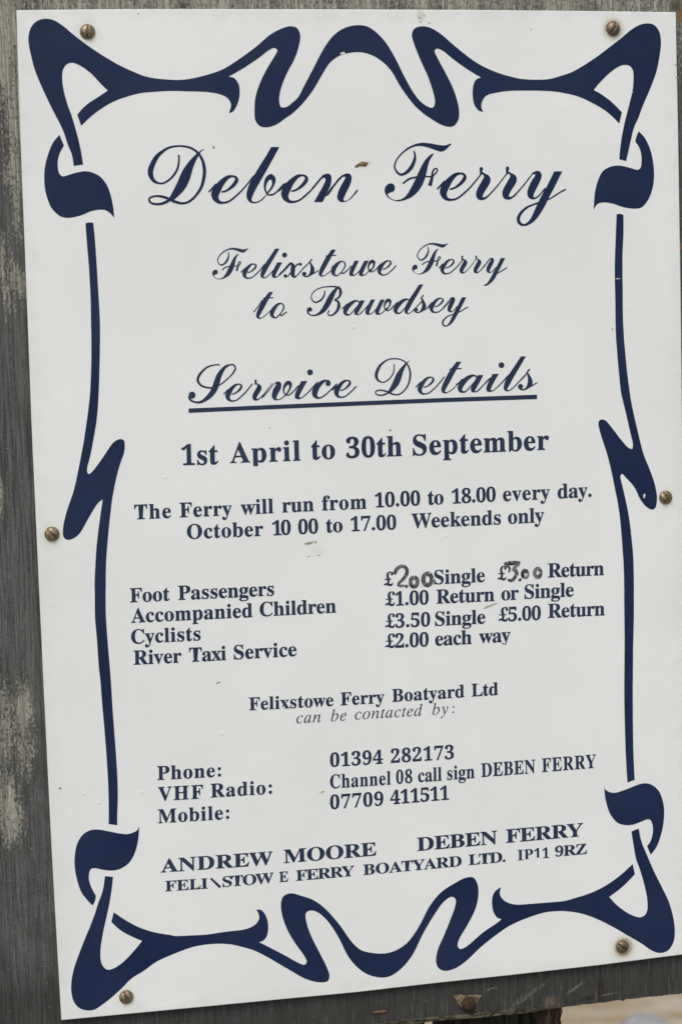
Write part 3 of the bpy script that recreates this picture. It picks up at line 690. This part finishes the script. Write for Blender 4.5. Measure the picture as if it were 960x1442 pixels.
put_script('title_lettering', 'large script word Deben', M_NAVY, 40.0, [('D', 209.1, 287.7), ('e', 297.8, 286.3), ('b', 347.1, 286.2), ('e', 396, 285.1), ('n', 441.9, 284.7)])
put_script('title_lettering', 'large script word Ferry', M_NAVY, 39.7, [('F', 541.3, 283.2), ('e', 618.9, 282.1), ('r', 670.1, 281.8), ('r', 707, 281.1), ('y', 742.2, 280.7)])
put_script('subtitle_lettering', 'script words Felixstowe Ferry', M_TEXT, 21.4, [('F', 299, 393.2), ('e', 341.3, 392.1), ('l', 366.9, 391.5), ('i', 382.6, 391), ('x', 399.5, 390.6), ('s', 425.5, 390.3), ('t', 448.7, 389.4), ('o', 466, 389), ('w', 491.6, 388.6), ('e.', 531, 387.6),
    ('F', 579.8, 386.2), ('e', 619.6, 385.8), ('r', 646.7, 385.1), ('r', 666.4, 384.8), ('y_', 684.5, 384.5)])
put_script('subtitle_lettering', 'script words to Bawdsey', M_TEXT, 21.3, [('t0', 360.6, 448.8), ('o.', 379.9, 448.1), ('B', 431.7, 445.0), ('a', 482.8, 443.9), ('w', 514.4, 443.2), ('d', 553.6, 441.8), ('s', 582.4, 440.9), ('e', 604.3, 440.3), ('y', 629.8, 439.7)])
put_script('heading_lettering', 'script word Service above the rule', M_TEXT, 25.3, [('S', 264.4, 566.7), ('e', 317.5, 565.1), ('r', 355.5, 564.2), ('v', 382.9, 563.3), ('i', 415.1, 562.0), ('c', 439, 561.2), ('e.', 470.2, 559.8)])
put_script('heading_lettering', 'script word Details above the rule', M_TEXT, 25.2, [('D', 527.6, 556.7), ('e', 587.5, 555.2), ('t', 620.9, 554), ('a', 643.8, 552.8), ('i', 684.3, 551.8), ('l', 708.8, 550.6), ('s', 729.1, 549.8)])
u = [U(x, y, Z_T) for x, y in [(265.7, 575.2), (388, 570.0), (510, 564.9), (633, 560.0), (755.7, 555.8), (755.7, 562.0), (633, 566.0), (510, 571.0), (388, 576.0), (265.7, 581.4)]]
obj('underline', poly_bm(u), M_TEXT, sign)
def L(*ws, h, **kw):
    return [((w[0], w[1], w[2], w[3], w[4], h), dict(kw, **(w[5] if len(w) > 5 else {}))) for w in ws]
put_line('season_line', L(('1st', 256, 655, 307.7, 653.4), ('April', 324, 652.3, 423.2, 648.3, dict(cuts={1: [(0, -.135, 0, -1)], 0: [(.10, -.001, -.0, -1)]})),
    ('to', 438.3, 647.0, 471.9, 645.6), ('30th', 487.3, 645.0, 566, 641.8), ('September', 580.9, 641.2, 772.5, 632.9), h=27.8), None, 'bold line giving the season dates')
put_line('hours_line', L(('The', 189.6, 731.2, 241.2, 729.0), ('Ferry', 253.2, 728.4, 326.8, 725.4), ('will', 339.2, 724.6, 385.2, 722.4), ('run', 397.3, 721.6, 442, 719.4),
    ('from', 453.3, 718.8, 516, 716.0), ('10.00', 527.7, 714.6, 591.5, 711.4, dict(cuts={0: [(.12, .30, -1, -.0)]}) if False else {}), ('to', 602.1, 710.8, 624.4, 709.6),
    ('18.00', 635.7, 709.2, 697.7, 706.0), ('every', 707.6, 705.6, 773.9, 702.6), ('day.', 784.5, 701.9, 832.3, 699.6), h=19.9), None, 'bold line giving the daily hours')
put_line('hours_line', L(('October', 263.5, 758.9, 370.8, 754.4), ('10', 383.5, 753.9, 409.6, 752.6), ('00', 419.9, 752.2, 448.1, 750.9), ('to', 459.1, 750.0, 482.5, 748.6),
    ('17.00', 493.5, 748.2, 557.8, 745.4), ('Weekends', 579.1, 743.8, 704.8, 738.2), ('only', 714.7, 737.6, 765.7, 735.0), h=19.9), None, 'bold line giving the October hours with a dot worn away')
put_line('fare_name', L(('Foot', 183.3, 848.2, 239.3, 845.6), ('Passengers', 251, 844.8, 386, 838.4), h=19.3))
put_line('fare_name', L(('Accompanied', 185, 876.9, 355.7, 868.8), ('Children', 365.7, 868.0, 473.3, 862.4), h=19.3))
put_line('fare_name', L(('Cyclists', 185, 906.6, 282.7, 901.4), h=19.3))
put_line('fare_name', L(('River', 188.3, 936.0, 256, 932.8), ('Taxi', 266.7, 932.0, 318.7, 929.3), ('Service', 329.3, 928.5, 417.7, 923.6), h=19.3))
for w_ in (('£', 540.2, 825.6, 553.5, 825.0), ('Single', 610.8, 822.7, 682.3, 819.2), ('£', 700, 817.5, 712.6, 817.0), ('Return', 770.8, 813.2, 849.8, 809.6)):
    put_line('fare_price', L(w_, h=19.2))
put_line('fare_price', L(('£1.00', 541.7, 853.6, 603.3, 850.8), ('Return', 613.9, 850.0, 695.8, 846.2), ('or', 705.3, 845.4, 730, 844.0), ('Single', 737.9, 843.2, 807.3, 839.6), h=19.2))
put_line('fare_price', L(('£3.50', 541.7, 884.6, 605.4, 881.8), ('Single', 612.2, 881.3, 683, 877.8), h=19.2))
put_line('fare_price', L(('£5.00', 701, 875.6, 761, 872.6), ('Return', 770.8, 870.2, 850.9, 866.2), h=19.2))
put_line('fare_price', L(('£2.00', 541.7, 912.8, 603.3, 910.0), ('each', 612.2, 909.2, 663.9, 906.6), ('way', 674.1, 905.8, 718.4, 903.2, dict(cuts={2: [(.2, -.17, -.45, -1)]})), h=19.2))
put_line('boatyard_line', L(('Felixstowe', 350.7, 1000.2, 469.5, 993.9, dict(cuts={4: [(.13, .07, -.75, -.75)]})), ('Ferry', 479.4, 993.2, 541.1, 989.6), ('Boatyard', 551.8, 988.4, 653.5, 981.6),
    ('Ltd', 663.4, 980.8, 701, 978.4), h=17.4), None, 'bold line naming the boatyard with a broken letter e')
M_TEXT2 = mat_vinyl('faded_lettering', (0.040, 0.048, 0.075), (0.070, 0.080, 0.105))
put_line('contact_line', L(('can', 417.2, 1018.4, 451.6, 1016.6), ('be', 465.9, 1015.6, 487.7, 1014.3), ('contacted', 499.5, 1013.3, 594.6, 1007.6), ('by:', 608.4, 1006.8, 639.7, 1004.4), h=15.4, base=ITAL), M_TEXT2, 'thin italic line under the boatyard name')
put_line('contact_name', L(('Phone:', 221.7, 1098.3, 311.5, 1093.4), h=18.8))
put_line('contact_name', L(('VHF', 222.5, 1127.8, 286, 1124.2), ('Radio:', 296.7, 1123.0, 383.2, 1117.6), h=18.8))
put_line('contact_name', L(('Mobile:', 222.5, 1159.2, 323, 1153.0), h=18.8))
put_line('contact_detail', L(('01394', 464.6, 1080.0, 538.8, 1075.2), ('282173', 550, 1074.4, 638.8, 1068.4), h=19.0))
put_line('contact_detail', L(('Channel', 464.6, 1110.2, 550, 1104.6), ('08', 557.5, 1103.8, 580.4, 1102.2), ('call', 588.3, 1101.4, 621.7, 1099.0), ('sign', 629.2, 1098.2, 667.9, 1095.4),
    ('DEBEN', 677.1, 1094.2, 753.3, 1088.4, dict(cuts={4: [(.66, .30, .9, .5)]}) if False else {}), ('FERRY', 762.5, 1087.2, 838.8, 1081.0), h=18.6, xs=.80))
put_line('contact_detail', L(('07709', 464.6, 1139.4, 539.6, 1134.0), ('411511', 549.2, 1132.8, 632, 1125.8), h=19.0))
put_line('address_line', L(('ANDREW', 226.7, 1228.6, 384.3, 1217.2), ('MOORE', 399.3, 1215.4, 530, 1204.4), h=18.2, xs=1.27))
put_line('address_line', L(('DEBEN', 586.8, 1198.4, 700, 1188.0), ('FERRY', 711.8, 1186.8, 820.5, 1177.2), h=18.2, xs=1.27))
put_line('address_line', L(('FELI', 232.7, 1255.2, 293.0, 1251.0), ('\\', 296.0, 1251.0, 311.5, 1249.9), ('STOW', 313.5, 1249.0, 385.5, 1243.0, dict(cuts={3: [(.80, .0, .8, -.5)]})), ('E', 393.0, 1242.2, 406, 1241.2), ('FERRY', 416.7, 1240.3, 499, 1233.2),
    ('BOATYARD', 511.3, 1232.2, 649.8, 1219.4), ('LTD.', 659.4, 1218.2, 711.4, 1213.4), ('IP11', 728.4, 1211.6, 772.7, 1207.8, dict(xs=1.02, cuts={2: [(0, .07, 0, -1)], 1: [(0, .03, 0, -1)]})), ('9RZ', 780.9, 1206.4, 825.8, 1202.2), h=14.2, xs=1.25), None, 'smaller line of the address with the letter X half worn off')

# ---- fares changed by hand with a marker pen
M_MK1 = mat_marker('marker_ink_dark', .38, (0.012, 0.012, 0.013)); M_MK2 = mat_marker('marker_ink_worn', .41, (0.035, 0.035, 0.040))
def hand(strokes, mat, name, label, z):
    bm = bmesh.new()
    for k, (pts, w) in enumerate(strokes):
        P = [U(530+x/3.692, 780+y/3.692) for x, y in pts]
        w = w if isinstance(w, list) else [w]*len(P)
        ribbon_bm(P, [q/3.692*tz/F for q in w], z+k*.00001, bm)
    for f in bm.faces:
        f.normal_update()
        if f.normal.z < 0: f.normal_flip()
    obj(name, bm, mat, sign)['label'] = label
def ring(cx, cy, a, b, t0=0, n=13):
    return [(cx+a*math.sin(2*math.pi*i/(n-1)+t0), cy-b*math.cos(2*math.pi*i/(n-1)+t0)) for i in range(n)]
def blot(cx, cy, r): return ([(cx-r, cy), (cx, cy), (cx+r, cy)], [r*.8, r*1.9, r*.8])
hand([([(92, 108), (99, 88), (112, 72), (132, 64), (150, 70), (158, 88), (154, 108), (140, 128), (122, 146), (110, 160)], [18, 20, 21, 18, 18, 20, 20, 18, 17, 16]),
      ([(108, 160), (122, 166), (134, 166), (142, 160)], [12, 15, 14, 9]), blot(154, 168, 10), (ring(194, 146, 18, 24), 22), (ring(264, 132, 22, 30, .4), 23),
      ([(178, 160), (200, 172), (216, 160)], 9)], M_MK2, 'handwritten_fare', 'single fare 2.00 written by hand in grey marker', .00014)
hand([([(120, 66), (136, 64), (150, 74), (157, 92)], [5, 6, 6, 4]), blot(154, 168, 8), ([(178, 163), (186, 172), (200, 168)], 8), ([(236, 150), (246, 164), (262, 164)], 6), ([(206, 120), (214, 134), (214, 152)], 6),
      ], M_MK1, 'handwritten_fare', 'darkest marks of the pen in the handwritten single fare', .00024)
hand([([(662, 52), (690, 48), (720, 46), (746, 44)], [14, 24, 22, 10]), ([(738, 50), (722, 64), (706, 80)], [20, 17, 11]), blot(743, 134, 9), ([(764, 122), (756, 106), (768, 88), (786, 84)], [9, 11, 9, 5])], M_MK1, 'handwritten_fare', 'darkest marks of the pen in the handwritten return fare', .00024)
hand([([(706, 78), (722, 88), (727, 104), (716, 124), (700, 138), (680, 134)], [19, 21, 20, 19, 17, 11]), ([(668, 60), (690, 74), (686, 96)], [12, 14, 7]), (ring(770, 104, 13, 18, .3), 20), (ring(836, 98, 16, 22, .8), 20)], M_MK2, 'handwritten_fare', 'return fare 3.00 written by hand in worn grey marker', .00019)

# ---- dirt, chips
def flake(name, cx, cy, a, b, rot, mat, z, h=.0004, label=None, n=14):
    c = U(cx, cy); bm = bmesh.new(); s = tz/F
    ph = [random.uniform(.7, 1.25) for _ in range(n)]
    rim = []; mid = []
    for i in range(n):
        t = 2*math.pi*i/n; x = math.cos(t)*a*s*ph[i]; y = math.sin(t)*b*s*ph[i]
        X = x*math.cos(rot)-y*math.sin(rot); Y = x*math.sin(rot)+y*math.cos(rot)
        rim.append(bm.verts.new((c.x+X, c.y+Y, z))); mid.append(bm.verts.new((c.x+X*.55, c.y+Y*.55, z+h*random.uniform(.6, 1.2))))
    t_ = bm.verts.new((c.x, c.y, z+h))
    for i in range(n):
        j = (i+1) % n
        bm.faces.new((rim[i], rim[j], mid[j], mid[i])); bm.faces.new((mid[i], mid[j], t_))
    o = obj(name, bm, mat, sign, True)
    if label: o['label'] = label
M_DIRT = mat_plain('dried_dirt', (0.23, 0.155, 0.085), .9, .7, 900)
M_DUST = mat_plain('pale_dust', (0.42, 0.40, 0.29), .9, .4, 900)
M_SPECK = mat_plain('dark_speck', (0.12, 0.12, 0.11), .9, .5, 900)
M_CHIPW = mat_plain('white_chip', (0.66, 0.67, 0.68), .6, .1, 300)
flake('dirt_crust', 511, 231, 9.5, 3.6, .12, M_DIRT, .0001, .0007, 'brown crust of dirt above the last letter of the title')
flake('dirt_crust', 502, 234, 3, 1.8, .2, M_DIRT, .0001, .0004)
flake('dirt_crust', 434.5, 764.6, 6, 1.9, .12, M_DUST, .0001, .0004, 'thin greenish smear under the October line')
flake('dirt_crust', 444, 763.5, 2.0, 1.6, .1, M_DUST, .0001, .0002)
for (x, y, a, b, m_) in [(300.8, 207.5, 1.1, 2.2, M_SPECK), (549, 606, 1.7, 1.6, M_SPECK), (380, 603, 1, 1, M_DUST), (747, 41.5, 1.0, 1.4, M_DUST), (604, 32, 1.4, 1.2, M_DUST),
        (590, 25, 2.2, 1.0, M_DUST), (597, 21, 1.2, .9, M_DUST), (592, 31, 1.2, .8, M_DUST), (434, 783.5, 1.8, .8, M_DUST), (449, 781.8, 1.3, .9, M_SPECK), (85.3, 1110, 1.6, 1.2, M_SPECK),
        (195, 19.5, 1.0, 1.4, M_DUST), (307, 961.5, 4.2, 1.2, M_DUST), (454, 1115, 3.2, 1.1, M_DUST), (690, 853, 11, 1.3, M_DUST), (862, 463.3, 2.0, .8, M_DUST), (952, 109, 3.0, .9, M_DUST), (950.5, 91, 3.0, .8, M_DUST), (280, 1249, 5, 1.0, M_DUST)]:
    flake('speck', x, y, a, b, .3 if a > 2.5 else 0, m_, .00012, .00012, None, 9)
flake('chip', 482.5, 75.2, 3.6, 1.7, .15, M_CHIPW, .00014, .00008, 'small pale chip in the top scroll band')
flake('chip', 906.4, 698, 1.5, 3.2, -.15, M_CHIPW, .00014, .00008, 'small white chip near the tip of the right stem')
0 and flake('chip', 908.5, 703.5, 1.4, 2.0, .2, M_CHIPW, .00014, .00008)
flake('chip', 869, 392.6, 3.8, .5, 0, M_CHIPW, .00014, .00005, 'hairline scratch across the right stem')
flake('chip', 889.5, 130, 1.0, .9, 0, M_CHIPW, .00014, .00005)
# shallow blisters in the plastic
M_BL = M_PANEL
for (x, y, r) in [(200, 1116, 4.5), (139, 1130, 3.6), (119, 1117, 4.2), (233, 672, 3.5), (497, 461, 3.6), (312, 1033, 4), (628, 754, 3.2)]:
    flake('blister', x, y, r, r*.8, 0, M_BL, .00002, .00016, None, 20)

# ================================================================== SCREWS
def screw_bm(r, h, slot, seed):
    bm = bmesh.new(); N = 56; rows = 22; rnd = random.Random(seed)
    sw = r*.13; dep = h*.62; prev = None
    top = None
    rs = [0.0]+[math.sin(math.pi/2*k/rows) for k in range(1, rows+1)]
    def hh(x, y, q):
        z = h*(max(0, 1-q**2.3))**.62
        dd = abs(-x*math.sin(slot)+y*math.cos(slot))
        f = min(1, max(0, (sw*1.35-dd)/(sw*.7)))
        return max(z-dep*f, min(z, h*.12)) if f > 0 else z
    for k, q in enumerate(rs):
        if k == 0: top = bm.verts.new((0, 0, hh(0, 0, 0))); continue
        ring_ = []
        for i in range(N):
            a = 2*math.pi*i/N; x = r*q*math.cos(a); y = r*q*math.sin(a)
            ring_.append(bm.verts.new((x, y, hh(x, y, q)+rnd.uniform(-1, 1)*.00002)))
        for i in range(N):
            j = (i+1) % N
            bm.faces.new((top, ring_[i], ring_[j]) if prev is None else (prev[i], ring_[i], ring_[j], prev[j]))
        prev = ring_
    base = [bm.verts.new((v.co.x, v.co.y, -.0006)) for v in prev]
    for i in range(N):
        j = (i+1) % N; bm.faces.new((prev[i], base[i], base[j], prev[j]))
    # shank going into the board
    sh = []
    for zz, rr in ((-.0006, r*.45), (-.018, r*.30)):
        sh.append([bm.verts.new((rr*math.cos(2*math.pi*i/12), rr*math.sin(2*math.pi*i/12), zz)) for i in range(12)])
    for i in range(12):
        j = (i+1) % 12; bm.faces.new((sh[0][i], sh[1][i], sh[1][j], sh[0][j]))
    bm.faces.new(sh[1])
    bmesh.ops.recalc_face_normals(bm, faces=bm.faces)
    return bm
for k, (px, py, ang, lab, dirt, rust) in enumerate(SCREWS):
    r = (10.1 if rust < 1 else 9.6)*tz/F
    brass = mat_brass('tarnished_brass', (0.20, 0.155, 0.095) if not rust else (0.15, 0.105, 0.070), (0.36, 0.30, 0.20) if not rust else (0.26, 0.20, 0.14), (0.10, 0.06, 0.04), .36+.1*rust, .9, k+1)
    o = obj('round_head_screw', screw_bm(r, .0026, R_(ang), k), brass, None, True)
    for e_ in o.data.edges: pass
    loc = U(px, py, .0002) - Vector((0, 0, 0))
    o.matrix_world = P2W @ Matrix.Translation(loc)
    tag(o, lab, 'screw', 'screws fixing the sign to the board')
